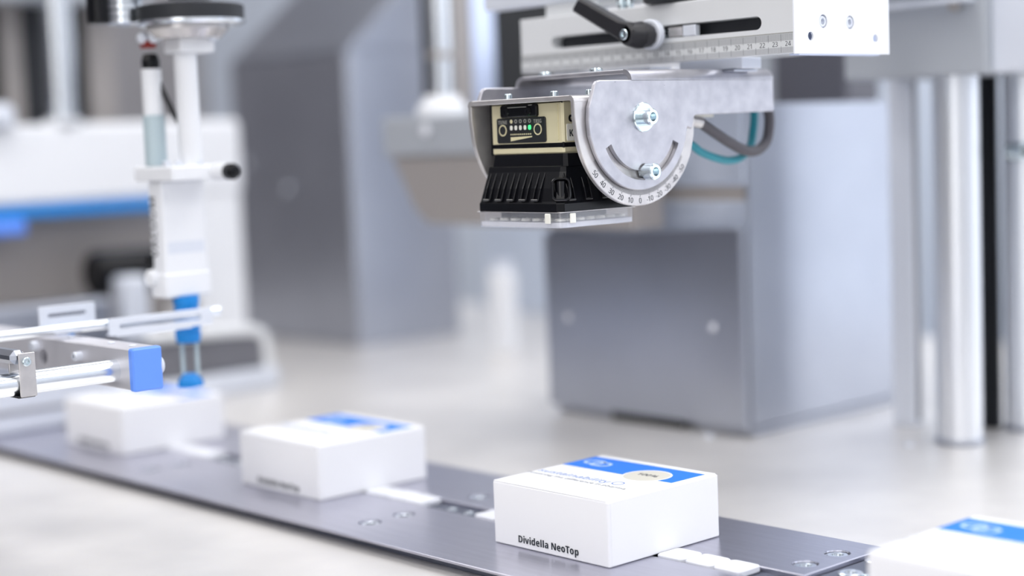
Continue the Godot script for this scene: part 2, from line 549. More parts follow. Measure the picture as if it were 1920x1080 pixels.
func carton(x: float, label: String) -> void:
	if carton0:
		var c: Node3D = carton0.duplicate()
		c.name = numbered("carton")
		add_child(c)
		c.position = v(x, 0.02, 0)
		c.set_meta("label", label)
		return
	var t := thing("carton", label, "box", Vector3(x, 0.02, 0), "white cartons on the track")
	carton0 = t
	var w := 10.1
	var d := 9.95
	var h := 4.0
	put(t, "carton_body", box_m(Vector3(w, h - 0.06, d), 0.07), M.card, Vector3(-w / 2, (h - 0.06) / 2, -d / 2))
	# the folded lid: a thin sheet whose edge shows as a fine line along the right top edge
	put(t, "lid", plate_m(rect(-w + 0.05, 0.02, -0.14, d - 0.06, 0.05, 3), [], 0.06, 0.02), M.card, Vector3(0, h, 0), to_y())
	put(t, "side_flap", plate_m(rect(0.22, 0.06, d - 0.1, h - 0.1, 0.1, 3), [], 0.04, 0.015), M.card, Vector3(0.03, 0, 0), to_x())
	var y := h + 0.004
	var band := put(t, "blue_band", plate_m(rect(-w + 0.05, 6.1, -0.45, 9.25), [], 0.004), M.blue_print, Vector3(0, y, 0), to_y(), "blue printed band with a white emblem")
	var sc := Vector2(-3.1, 6.75)
	var st := begin()
	put_plate(st, circle(sc, 1.5, 40), [], 0.004)
	put(t, "round_seal", st.commit(), M.seal, Vector3(0, y + 0.004, 0), to_y(), "round pale grey printed seal")
	put(t, "seal_rim", plate_m(circle(sc, 1.62, 40), [circle(sc, 1.5, 40)], 0.004), M.card, Vector3(0, y + 0.004, 0), to_y())
	letters(t, "lettering", "100%", 0.5, M.ink_soft, Vector3(sc.x - 0.05, y + 0.006, -sc.y - 0.15), to_y(), 700)
	# emblem: two joined rounded rings on the band
	var e := begin()
	for q in [[-9.55, 7.25, -7.95, 8.45], [-8.75, 7.0, -7.15, 8.2]]:
		put_plate(e, rect(q[0], q[1], q[2], q[3], 0.55), [rect(q[0] + 0.22, q[1] + 0.22, q[2] - 0.22, q[3] - 0.22, 0.34)], 0.004)
	put(t, "emblem", e.commit(), M.logo, Vector3(0, y + 0.005, 0), to_y())
	letters(t, "lettering", "sustainability", 0.85, M.ink_blue, Vector3(-6.75, y + 0.005, -3.95), to_y(), 400, 6.2)
	var bulb := plate_m(circle(Vector2(-3.0, 4.05), 0.42, 24), [circle(Vector2(-3.0, 4.05), 0.34, 24)], 0.004)
	put(t, "bulb_icon", bulb, M.ink_blue, Vector3(0, y + 0.005, 0), to_y())
	letters(t, "lettering", "Powering the difference in pharma", 0.45, M.ink_grey, Vector3(-5.8, y + 0.005, -3.1), to_y(), 400, 8.6)
	letters(t, "lettering", "Dividella NeoTop", 0.62, M.ink, Vector3(-5.2, 0.56, 0.035), Basis(), 700, 5.3)

# ------------------------------------------------------------------ ruler beam with end plate, clamp lever, upper carriage
func ruler_texture() -> ImageTexture:
	var W := 2048
	var H := 112
	var im := Image.create(W, H, false, Image.FORMAT_RGB8)
	im.fill(Color(0.87, 0.88, 0.89))
	im.fill_rect(Rect2i(0, 0, W, 42), Color(0.76, 0.77, 0.78))
	im.fill_rect(Rect2i(0, 78, W, 34), Color(0.78, 0.79, 0.80))
	var mm := W / 246.0
	for i in 247:
		var x := int(mm * (i + 0.4))
		im.fill_rect(Rect2i(x, 4, 3, 36), Color(0.64, 0.65, 0.67))
		im.fill_rect(Rect2i(x, 80, 3, 30), Color(0.68, 0.69, 0.71))
	for i in 25:
		var x := int(mm * (i * 10 + 6.0))
		im.fill_rect(Rect2i(x, 4, 3, 44), Color(0.55, 0.56, 0.58))
		im.fill_rect(Rect2i(x, 72, 3, 38), Color(0.58, 0.59, 0.61))
	im.generate_mipmaps()
	return ImageTexture.create_from_image(im)

func ruler_beam() -> void:
	var t := thing("ruler_beam", "silver aluminium slide plate with an engraved ruler scale and a long slot, above the sensor", "slide", Vector3(0, 0, -14.0))
	var slot := PackedVector2Array()
	slot.append_array(arc_pts(Vector2(0.65, 32.0), 0.42, -90, 90, 8))
	slot.append_array(arc_pts(Vector2(-17.4, 32.0), 0.42, 90, 270, 8))
	put(t, "slotted_plate", plate_m(rect(-21.0, 30.0, 3.55, 33.85), [slot], 1.0, 0.05), M.anodised, Vector3.ZERO)
	put(t, "slot_bed", box_m(Vector3(22, 1.6, 0.2), 0), M.dark, Vector3(-8.5, 32.0, -1.15))
	# scale strip with UVs
	var st := begin()
	var q := [Vector3(-21.0, 30.02, 0), Vector3(3.55, 30.02, 0), Vector3(3.55, 31.22, 0), Vector3(-21.0, 31.22, 0)]
	var uv := [Vector2(0, 1), Vector2(1, 1), Vector2(1, 0), Vector2(0, 0)]
	for i in [0, 2, 1, 0, 3, 2]:
		st.set_normal(Vector3.BACK); st.set_uv(uv[i]); st.add_vertex(q[i] * CM)
	put(t, "scale_strip", st.commit(), M.ruler, Vector3(0, 0, 0.006))
	for n in range(1, 25):
		letters(t, "numeral", str(n), 0.30, M.ink, Vector3(3.1 - (24 - n), 30.58, 0.01), Basis(), 400)
	put(t, "groove_line", box_m(Vector3(24.55, 0.05, 0.02), 0), M.print_grey, Vector3(-8.72, 31.25, 0))
	# end plate facing right
	var holes := [circle(Vector2(2.9, 31.95), 0.42, 24), circle(Vector2(5.7, 31.93), 0.42, 24), circle(Vector2(1.6, 31.02), 0.27, 18), circle(Vector2(8.4, 30.95), 0.25, 18)]
	put(t, "end_plate", plate_m(rect(-0.03, 29.93, 9.95, 37.5), holes, 0.13, 0.03), M.end_plate, Vector3(3.62, 0, 0), to_x(), "white end plate with two screws and two holes")
	put(t, "end_block", box_m(Vector3(0.8, 7.2, 8.6), 0.05), M.steel_blue, Vector3(2.6, 33.5, -5.5))
	for zz in [-2.9, -5.7]:
		put(t, "screw", bolt_mesh(0.36, 0.3), M.plate_white, Vector3(3.28, 31.94, zz), along_x())
	# rear web of the slide, and the thick carriage behind it
	put(t, "rear_rail", box_m(Vector3(23.2, 3.4, 1.4), 0.1), M.anodised, Vector3(-9.6, 32.0, -9.05))
	# adapter blocks between slide and bracket
	var a := thing("adapter_block", "bright white adapter block squeezed between ruler slide and sensor bracket", "block", Vector3(-4.4, 29.6, -16.6))
	put(a, "block", box_m(Vector3(5.4, 0.72, 2.0), 0.06), M.plate_white, Vector3(-0.2, 0.1, 0))
	put(a, "foot", box_m(Vector3(4.0, 0.14, 2.4), 0.04), M.steel, Vector3(0, -0.36, 0))
	var a2 := thing("adapter_strip", "low pale strip under the left half of the ruler slide", "block", Vector3(-14.2, 29.62, -16.2))
	put(a2, "strip", box_m(Vector3(9.4, 0.5, 2.2), 0.05), M.plate_white, Vector3.ZERO)
	put(a2, "foot", box_m(Vector3(8.0, 0.2, 2.0), 0.04), M.steel, Vector3(0, -0.34, 0))
	# clamp lever
	var l := thing("clamp_lever", "black plastic clamping lever with a white washer on the slotted ruler plate", "handle", Vector3(-7.4, 31.95, -12.0))
	var hub := lathe_m([Vector2(0, 1.75), Vector2(0.55, 1.75), Vector2(0.68, 1.6), Vector2(0.92, 0.5), Vector2(0.75, -0.45), Vector2(0.4, -0.5), Vector2(0, -0.5)], 10)
	put(l, "hub", hub, M.handle, Vector3(0, -0.15, -0.35), along_z())
	put(l, "lever_arm", lever_mesh(), M.handle, Vector3(-0.1, 0.0, 0.9))
	put(l, "screw", bolt_mesh(0.36, 0.15), M.zinc, Vector3(-0.05, -0.12, 1.42), along_z())
	put(l, "washer", lathe_m([Vector2(0, -0.25), Vector2(0.95, -0.25), Vector2(1.0, -0.15), Vector2(1.0, 0.2), Vector2(0.9, 0.25), Vector2(0, 0.25)], 28), M.plate_white, Vector3(0, -0.1, -1.1), along_z(), "white washer")
	put(l, "spindle", lathe_m(cyl(0.32, -1.6, 0, 0.03), 18), M.zinc, Vector3(0, -0.05, -1.0), along_z())
	var nut := thing("slot_nut", "small square bright nut in the ruler plate slot right of the lever", "nut", Vector3(-4.9, 31.95, -14.2))
	put(nut, "nut_body", box_m(Vector3(1.1, 0.7, 0.5), 0.05), M.plate_white, Vector3.ZERO)
	put(nut, "sleeve", box_m(Vector3(1.2, 0.62, 0.4), 0.05), M.yoke, Vector3(-1.25, 0, 0))
	# upper carriage
	var u := thing("upper_carriage", "pale grey carriage plate crossing the top edge above the ruler slide", "carriage", Vector3(-15.0, 36.0, -15.0))
	put(u, "cross_plate", box_m(Vector3(18.6, 3.0, 1.6), 0.12), M.plate_white, Vector3(-1.8, 0.42, -0.9))
	put(u, "carriage_arm", box_m(Vector3(6, 3, 29.5), 0.2), M.plate_white, Vector3(6, 3.45, -14.9))
	put(u, "step_plate", box_m(Vector3(5.2, 1.2, 1.2), 0.08), M.anodised, Vector3(-2.2, -1.62, -1.0))
	put(u, "fillet", box_m(Vector3(13.0, 1.0, 1.0), 0.1), M.anodised, Vector3(5.0, -1.2, -1.2))
	var ks := lathe_m([Vector2(0, -0.5), Vector2(0.25, -0.5), Vector2(0.28, -0.1), Vector2(0.36, 0.0), Vector2(0.36, 0.5), Vector2(0, 0.5)], 20)
	put(u, "knurled_screw", ks, M.zinc, Vector3(3.5, -1.7, 0.35))
	put(u, "knurled_screw", ks, M.zinc, Vector3(4.1, -1.75, 0.2))
	put(u, "dark_knob", lathe_m(cyl(1.8, -0.3, 0.8, 0.15), 32), M.dark, Vector3(7.6, -1.75, 0.0), Basis(), "dark round knob")

func lever_mesh() -> ArrayMesh:
	# flat tapering arm rising to the left, thicker at the hub
	var st := begin()
	var outline := PackedVector2Array([Vector2(0.55, -0.55), Vector2(0.75, 0.1), Vector2(0.35, 0.62), Vector2(-0.5, 0.8), Vector2(-4.05, 2.55), Vector2(-4.25, 2.5), Vector2(-4.75, 1.95), Vector2(-4.75, 1.75), Vector2(-0.75, -0.35), Vector2(-0.2, -0.75), Vector2(0.2, -0.75)])
	put_plate(st, outline, [], 0.95, 0.14, Transform3D(Basis(), v(0, 0, 0.5)))
	return st.commit()

# ------------------------------------------------------------------ mounting bracket (fixed) and tilting yoke with the degree scale
func ring_text_basis(deg: float) -> Basis:   # on a plate facing +X, text upright towards the centre
	return to_x() * Basis(Vector3(0, 0, 1), deg_to_rad(deg))

func bracket_and_yoke() -> void:
	# local frame of plates facing +X: x = -z (to the back), y up
	var pc := Vector2(7.35, 26.38)      # pivot
	var t := thing("mounting_bracket", "mottled grey steel bracket with a long arm, curved slot and two bolts beside the sensor", "bracket")
	var ol := PackedVector2Array()
	ol.append_array(arc_pts(Vector2(7.12, 26.38), 4.45, 200, 352, 40))
	ol.append_array(PackedVector2Array([Vector2(11.95, 25.6), Vector2(12.1, 26.15)]))
	ol.append_array(arc_pts(Vector2(12.45, 26.12), 0.34, 180, 92, 5))
	ol.append_array(PackedVector2Array([Vector2(20.2, 26.55), Vector2(20.3, 26.65), Vector2(20.3, 28.72), Vector2(3.75, 28.72), Vector2(3.5, 28.66), Vector2(3.3, 28.45), Vector2(2.72, 27.1), Vector2(2.64, 26.3), Vector2(2.72, 25.4)]))
	var slot := PackedVector2Array()
	var sc := Vector2(7.3, 26.2)
	slot.append_array(arc_pts(sc, 3.64, 206, 336, 36))
	var inner := arc_pts(sc, 3.08, 336, 206, 36)
	slot.append_array(inner)
	var st := begin()
	var near := Transform3D(to_x(), v(-3.1, 0, 0))
	put_plate(st, ol, [slot, circle(pc, 0.3, 16)], 0.3, 0.05, near)
	put_plate(st, ol, [slot], 0.3, 0.05, Transform3D(to_x(), v(-13.35, 0, 0)))
	# bends and web
	put_plate(st, PackedVector2Array([Vector2(-12.95, 6.5), Vector2(-3.8, 6.5), Vector2(-3.8, 20.3), Vector2(-12.95, 20.3)]), [], 0.28, 0.05, Transform3D(to_y(), v(0, 29.4, 0)))
	bend(st, Vector2(-3.8, 28.7), 0.7, 0.0, 90.0, -6.5, -20.3)
	bend(st, Vector2(-12.95, 28.7), 0.7, 90.0, 180.0, -6.5, -20.3)
	put(t, "bracket_sheet", st.commit(), M.bracket)
	# bolts
	for b in [[7.4, 26.42, 0.92], [7.5, 23.05, 0.0]]:
		if b[2] > 0.0:
			put(t, "washer", lathe_m([Vector2(0, 0), Vector2(b[2], 0), Vector2(b[2], 0.1), Vector2(b[2] - 0.05, 0.16), Vector2(0.2, 0.16)], 28), M.zinc, Vector3(-3.1, b[1], -b[0]), along_x())
		else:
			put(t, "spacer", lathe_m(cyl(0.42, -0.25, 0.12, 0.03), 24), M.zinc, Vector3(-3.1, b[1], -b[0]), along_x())
		put(t, "bolt", bolt_mesh(0.52, 0.72), M.zinc, Vector3(-2.95, b[1], -b[0]), along_x())
	for x in [-11.6, -6.9]:
		put(t, "screw", lathe_m(cyl(0.42, 0, 0.28, 0.08), 18), M.zinc, Vector3(x, 29.36, -7.3))
	# tilting yoke: U of sheet around the sensor
	var y := thing("tilt_yoke", "light grey U shaped steel yoke round the sensor, engraved with a degree scale", "bracket")
	var yl := PackedVector2Array()
	yl.append_array(arc_pts(Vector2(7.3, 26.35), 5.4, 188, 335, 44))
	yl.append_array(PackedVector2Array([Vector2(12.5, 25.2), Vector2(12.6, 26.3), Vector2(12.5, 27.5), Vector2(1.8, 27.5), Vector2(1.82, 26.6)]))
	var s2 := begin()
	put_plate(s2, yl, [], 0.32, 0.04, Transform3D(to_x(), v(-3.44, 0, 0)))
	put_plate(s2, yl, [], 0.32, 0.04, Transform3D(to_x(), v(-12.78, 0, 0)))
	put_plate(s2, PackedVector2Array([Vector2(-12.72, 1.8), Vector2(-3.84, 1.8), Vector2(-3.84, 12.5), Vector2(-12.72, 12.5)]), [], 0.3, 0.04, Transform3D(to_y(), v(0, 27.87, 0)))
	bend(s2, Vector2(-3.84, 27.47), 0.4, 0.0, 90.0, -1.8, -12.5)
	bend(s2, Vector2(-12.72, 27.47), 0.4, 90.0, 180.0, -1.8, -12.5)
	put(y, "yoke_sheet", s2.commit(), M.yoke)
	var tk := begin()
	var zc := Vector2(7.3, 26.35)
	for i in range(-58, 59):
		var a := deg_to_rad(-90.0 + i * 1.0 + 0.0)
		if i % 2 != 0 and false:
			continue
		var r0 := 4.42
		var r1 := 4.74 if i % 10 != 0 else 4.86
		var d := Vector2(cos(a), sin(a))
		var p := Vector2(-d.y, d.x) * 0.012
		var xf := Transform3D(to_x(), v(-3.43, 0, 0))
		quad(tk, xf * (Vector3(zc.x + d.x * r0 + p.x, zc.y + d.y * r0 + p.y, 0) * CM), xf * (Vector3(zc.x + d.x * r1 + p.x, zc.y + d.y * r1 + p.y, 0) * CM), xf * (Vector3(zc.x + d.x * r1 - p.x, zc.y + d.y * r1 - p.y, 0) * CM), xf * (Vector3(zc.x + d.x * r0 - p.x, zc.y + d.y * r0 - p.y, 0) * CM), Vector3.RIGHT)
	var tko := put(y, "degree_ticks", tk.commit(), M.ink)
	for i in range(-5, 6):
		var ang := i * 10.0
		var a2 := deg_to_rad(-90.0 + ang)
		var pp := zc + Vector2(cos(a2), sin(a2)) * 5.08
		letters(y, "numeral", str(-i * 10), 0.33, M.ink, Vector3(-3.43, pp.y, -pp.x), ring_text_basis(ang), 400)
	for q in [[-10.55, -3.0], [-6.35, -3.0], [-4.5, -4.2]]:
		put(y, "screw", lathe_m(cyl(0.26, 0, 0.36, 0.05), 18), M.zinc, Vector3(q[0], 27.86, q[1]))

func bend(st: SurfaceTool, c: Vector2, r: float, a0: float, a1: float, z0: float, z1: float) -> void:
	# quarter bend of sheet round an axis along Z; outer radius r, thickness about 0.3
	for s in 8:
		var a := deg_to_rad(lerpf(a0, a1, s / 8.0))
		var b := deg_to_rad(lerpf(a0, a1, (s + 1) / 8.0))
		var da := Vector3(cos(a), sin(a), 0)
		var db := Vector3(cos(b), sin(b), 0)
		var o := Vector3(c.x, c.y, 0)
		var zz0 := Vector3(0, 0, z0)
		var zz1 := Vector3(0, 0, z1)
		tri(st, (o + da * r + zz0) * CM, (o + db * r + zz0) * CM, (o + db * r + zz1) * CM, da, db, db)
		tri(st, (o + da * r + zz0) * CM, (o + db * r + zz1) * CM, (o + da * r + zz1) * CM, da, db, da)
		var ri := r - 0.3
		tri(st, (o + da * ri + zz0) * CM, (o + db * ri + zz0) * CM, (o + db * ri + zz1) * CM, -da, -db, -db)
		tri(st, (o + da * ri + zz0) * CM, (o + db * ri + zz1) * CM, (o + da * ri + zz1) * CM, -da, -db, -da)
		quad(st, (o + da * r + zz0) * CM, (o + db * r + zz0) * CM, (o + db * ri + zz0) * CM, (o + da * ri + zz0) * CM, Vector3.BACK)
		quad(st, (o + da * r + zz1) * CM, (o + db * r + zz1) * CM, (o + db * ri + zz1) * CM, (o + da * ri + zz1) * CM, Vector3.FORWARD)

# ------------------------------------------------------------------ vision sensor
func loft(st: SurfaceTool, rings: Array) -> void:
	# rings: arrays of Vector3 (cm), same count; flat faces
	for k in rings.size() - 1:
		var A: Array = rings[k]
		var B: Array = rings[k + 1]
		var mid := Vector3.ZERO
		for p in A:
			mid += p
		mid /= A.size()
		for i in A.size():
			var j := (i + 1) % A.size()
			var n := ((A[j] - A[i]) as Vector3).cross(B[i] - A[i]).normalized()
			if n.dot((A[i] + A[j]) * 0.5 - mid) < 0.0 and n.y * n.y < 0.98:
				n = -n
			quad(st, A[i] * CM, A[j] * CM, B[j] * CM, B[i] * CM, n)

func ring_at(hx: float, hz: float, y: float, ch: float) -> Array:
	var out := []
	for q in [[1, 1], [1, -1], [-1, -1], [-1, 1]]:
		var sx: float = q[0]
		var sz: float = q[1]
		var a := Vector3(sx * (hx - ch), y, sz * hz)
		var b := Vector3(sx * hx, y, sz * (hz - ch))
		if sx * sz > 0:
			out.append(a); out.append(b)
		else:
			out.append(b); out.append(a)
	return out

func vision_sensor() -> void:
	var t := thing("vision_sensor", "pale gold and black machine vision sensor with green light hanging inside the grey yoke", "camera", Vector3(-8.75, 0, -5.1))
	# gold housing, front face at local z 2.4
	var g := begin()
	put_box(g, Vector3(6.55, 3.25, 4.8), Vector3(0.1, 25.98, 0), 0.14)
	put(t, "gold_housing", g.commit(), M.gold)
	put(t, "dark_stripe", box_m(Vector3(6.62, 0.34, 4.86), 0.06), M.black_plastic, Vector3(0.1, 24.92, 0))
	put(t, "top_gasket", box_m(Vector3(6.4, 0.1, 4.7), 0.02), M.black_plastic, Vector3(0.1, 27.52, 0))
	put(t, "dark_slab", box_m(Vector3(0.3, 3.3, 4.9), 0.08), M.black_plastic, Vector3(-3.25, 25.98, -0.12))  # black plate on the far side, placed to darken the yoke's inner reflection
	put(t, "corner_trim", box_m(Vector3(0.12, 2.2, 0.1), 0.03), M.print_cream, Vector3(2.95, 26.3, 2.41))
	# black cover with two screws
	var cv := put(t, "port_cover", plate_m(rect(-2.1, 26.72, 1.28, 27.5, 0.16, 4), [], 0.3, 0.08), M.black_plastic, Vector3(0, 0, 2.62), Basis(), "black port cover")
	put(cv, "screw", lathe_m([Vector2(0, 0.05), Vector2(0.1, 0.05), Vector2(0.1, 0.1), Vector2(0.24, 0.1), Vector2(0.28, 0)], 16), M.black_gloss, Vector3(0.55, 27.05, 0), along_z())
	put(cv, "screw", lathe_m([Vector2(0, 0.05), Vector2(0.1, 0.05), Vector2(0.1, 0.1), Vector2(0.24, 0.1), Vector2(0.28, 0)], 16), M.black_gloss, Vector3(-1.5, 27.05, 0), along_z())
	var ln := begin()
	put_box(ln, Vector3(1.7, 0.05, 0.05), Vector3(-0.45, 27.34, 0.0), 0)
	put_box(ln, Vector3(0.3, 0.05, 0.05), Vector3(0.75, 27.44, 0.0), 0)
	put(cv, "groove_edge", ln.commit(), M.print_grey)
	# control panel
	var pn := put(t, "control_panel", plate_m(rect(-2.55, 25.12, 1.92, 26.70, 0.16, 4), [], 0.12, 0.03), M.panel_black, Vector3(0, 0, 2.5), Basis(), "black control panel")
	for x in [-1.95, 1.26]:
		put(pn, "button_ring", plate_m(ellipse(Vector2(x, 25.93), 0.36, 0.36), [ellipse(Vector2(x, 25.93), 0.28, 0.28)], 0.03), M.print_cream, Vector3(0, 0, 0.03))
		put(pn, "button", plate_m(ellipse(Vector2(x, 25.93), 0.27, 0.27), [], 0.03), M.button, Vector3(0, 0, 0.028))
	letters(pn, "lettering", "TUNE", 0.24, M.print_grey, Vector3(-1.95, 26.43, 0.012), Basis(), 700)
	letters(pn, "lettering", "TRIG", 0.24, M.print_grey, Vector3(1.26, 26.43, 0.012), Basis(), 700)
	for i in 5:
		var x := -1.15 + 0.42 * i
		var on := i == 4
		put(pn, "indicator_light", plate_m(rect(x - 0.12, 25.92, x + 0.12, 26.22, 0.11, 4), [], 0.06, 0.01), M.led_green if on else M.led_off, Vector3(0, 0, 0.04), Basis(), "green lit indicator" if on else "")
		put(pn, "symbol", plate_m(circle(Vector2(x, 26.47), 0.13, 12), [circle(Vector2(x, 26.47), 0.07, 12)] if i > 0 else [], 0.02), M.print_cream if i == 0 else M.print_grey, Vector3(0, 0, 0.012))
	var gl := OmniLight3D.new()
	gl.name = "indicator_glow"
	gl.position = v(0.53, 26.07, 0.16)
	gl.light_color = Color(0.25, 1.0, 0.5)
	gl.light_energy = 0.00001
	gl.light_size = 0.001
	gl.shadow_enabled = true
	pn.add_child(gl)
	var dl := begin()
	for i in 11:
		put_box(dl, Vector3(0.09, 0.09, 0.02), Vector3(-1.2 + i * 0.18, 25.66, 0.01), 0)
	put(pn, "dotted_line", dl.commit(), M.print_cream)
	put(pn, "wedge_mark", plate_m(PackedVector2Array([Vector2(-1.25, 25.24), Vector2(0.72, 25.46), Vector2(0.72, 25.53), Vector2(-1.25, 25.49)]), [], 0.02), M.print_cream, Vector3(0, 0, 0.012))
	# side label, facing right
	var lb := put(t, "side_label", plate_m(rect(-2.12, 25.15, 1.6, 26.2, 0.1, 3), [], 0.06, 0.02), M.led_off, Vector3(3.43, 0, 0), to_x(), "white side label")
	letters(lb, "lettering", "KE", 0.42, M.ink, Vector3(-1.62, 25.62, 0.012), Basis(), 700)
	put(t, "side_port", plate_m(rect(-1.9, 26.3, -1.1, 26.75, 0.2, 4), [rect(-1.78, 26.42, -1.22, 26.63, 0.1, 4)], 0.05), M.black_plastic, Vector3(3.42, 0, 0), to_x())
	# black neck and flaring hood
	var h := begin()
	loft(h, [ring_at(3.3, 2.4, 24.40, 0.2), ring_at(3.42, 2.52, 23.62, 0.22)])
	put(t, "neck", h.commit(), M.black_plastic, Vector3(0.2, 0, 0))
	var h2 := begin()
	loft(h2, [ring_at(3.45, 2.55, 23.66, 0.24), ring_at(3.5, 2.62, 23.6, 0.24), ring_at(3.55, 2.7, 23.3, 0.28), ring_at(3.68, 3.05, 22.3, 0.34), ring_at(3.8, 3.28, 21.5, 0.36), ring_at(3.88, 3.34, 21.35, 0.36), ring_at(3.88, 3.34, 20.86, 0.36), ring_at(3.7, 3.2, 20.84, 0.36)])
	cap_ring(h2, ring_at(3.45, 2.55, 23.66, 0.24), Vector3.UP)
	cap_ring(h2, ring_at(3.7, 3.2, 20.84, 0.36), Vector3.DOWN)
	put(t, "hood", h2.commit(), M.black_plastic, Vector3(0, 0, 0))
	# cooling fins: thin ridges standing out of the sloping faces, with a ledge at their foot
	for i in 5:
		fin(t, Vector3(-3.05 + i * 1.12, 0, 0), 0)
	for i in 4:
		fin(t, Vector3(-2.2 + i * 1.45, 0, 0), 1)
	# corner scoop
	var cs := begin()
	put_plate(cs, rect(-0.6, -0.72, 0.6, 0.72, 0.35, 6), [rect(-0.47, -0.6, 0.47, 0.6, 0.28, 6)], 0.4, 0.05)
	put(t, "corner_frame", cs.commit(), M.black_gloss, Vector3(3.72, 22.25, 3.08), Basis(Vector3.UP, deg_to_rad(45.0)) * Basis(Vector3.RIGHT, deg_to_rad(-9.0)))
	put(t, "corner_lug", lathe_m(cyl(0.4, 21.65, 22.8, 0.08), 14), M.black_gloss, Vector3(3.34, 0, 2.72))
	# trim line and clear lens cover
	put(t, "trim_line", box_m(Vector3(7.66, 0.07, 6.62), 0.02), M.yoke, Vector3(0, 20.83, 0))
	put(t, "light_board", box_m(Vector3(5.2, 0.42, 4.4), 0.06), M.dark, Vector3(-0.2, 20.6, 0))
	var lc := begin()
	for q in [[rect(-3.85, -3.3, 3.85, 3.3, 0.5), rect(-3.6, -3.05, 3.6, 3.05, 0.4)]]:
		put_plate(lc, q[0], [q[1]], 0.95, 0.04, Transform3D(to_y(), v(0, 20.82, 0)))
		put_plate(lc, q[1], [], 0.22, 0.0, Transform3D(to_y(), v(0, 20.09, 0)))
	put(t, "lens_cover", lc.commit(), M.clear, Vector3.ZERO, Basis(), "clear plastic lens cover")
	put(t, "light_diffuser", plate_m(rect(-3.8, -3.25, 3.8, 3.25, 0.45), [rect(-2.2, -1.9, 2.2, 1.9, 0.4)], 0.3, 0.03), mat(Color(0.92, 0.93, 0.97, 0.7), 0.0, 0.3, {"transparency": BaseMaterial3D.TRANSPARENCY_ALPHA}), Vector3(0, 20.2, 0), to_y())
	var lens := lathe_m([Vector2(0, 0), Vector2(0.34, -0.0), Vector2(0.36, 0.08), Vector2(0.3, 0.16), Vector2(0, 0.2)], 14)
	for i in 7:
		put(t, "small_lens", lens, M.led_off, Vector3(-3.0 + i, 20.25, 2.55))
	for i in 6:
		put(t, "small_lens", lens, M.led_off, Vector3(3.1, 20.25, 1.9 - i * 0.9))
	put(t, "corner_clip", box_m(Vector3(0.5, 0.62, 0.12), 0.05), M.led_off, Vector3(2.75, 20.45, 3.36))
	put(t, "corner_clip", box_m(Vector3(0.12, 0.62, 0.5), 0.05), M.led_off, Vector3(3.92, 20.45, 2.35))
	put(t, "rear_connector", lathe_m(cyl(0.8, 0, 1.6, 0.1), 20), M.zinc, Vector3(1.0, 26.0, -2.4), Basis(Vector3.RIGHT, deg_to_rad(-90)))

func ellipse(c: Vector2, rx: float, ry: float) -> PackedVector2Array:
	var out := PackedVector2Array()
	for i in 28:
		out.append(c + Vector2(cos(TAU * i / 28) * rx, sin(TAU * i / 28) * ry))
	return out

func cap_ring(st: SurfaceTool, r: Array, n: Vector3) -> void:
	for i in range(1, r.size() - 1):
		flat_tri(st, r[0] * CM, r[i] * CM, r[i + 1] * CM, n)

func fin(t: Node3D, at: Vector3, side: int) -> void:
	# a blade with a triangular outline: top flush with the slope, foot standing on the hood's shoulder
	var st := begin()
	var prof := PackedVector2Array([Vector2(2.75, 23.25), Vector2(3.2, 22.3), Vector2(3.46, 21.55), Vector2(2.6, 21.55)])
	if side == 0:
		put_plate(st, prof, [], 0.12, 0.02, Transform3D(Basis(Vector3(0, 0, 1), Vector3(0, 1, 0), Vector3(-1, 0, 0)), Vector3.ZERO))
		put_plate(st, prof, [], 0.12, 0.02, Transform3D(Basis(Vector3(0, 0, 1), Vector3(0, 1, 0), Vector3(-1, 0, 0)), v(0.5, 0, 0)))
		put_box(st, Vector3(0.62, 0.12, 0.34), Vector3(0.25, 21.58, 3.3), 0.04)
	else:
		var pr := PackedVector2Array([Vector2(3.5, 23.2), Vector2(3.82, 22.3), Vector2(3.98, 21.55), Vector2(3.3, 21.55)])
		put_plate(st, pr, [], 0.12, 0.02, Transform3D(Basis(Vector3(1, 0, 0), Vector3(0, 1, 0), Vector3(0, 0, 1)), Vector3.ZERO))
		put_plate(st, pr, [], 0.12, 0.02, Transform3D(Basis(Vector3(1, 0, 0), Vector3(0, 1, 0), Vector3(0, 0, 1)), v(0, 0, 0.5)))
		put_box(st, Vector3(0.34, 0.12, 0.62), Vector3(3.82, 21.58, 0.2), 0.04)
	put(t, "cooling_fin", st.commit(), M.black_gloss, at if side == 0 else Vector3(0, 0, at.x))

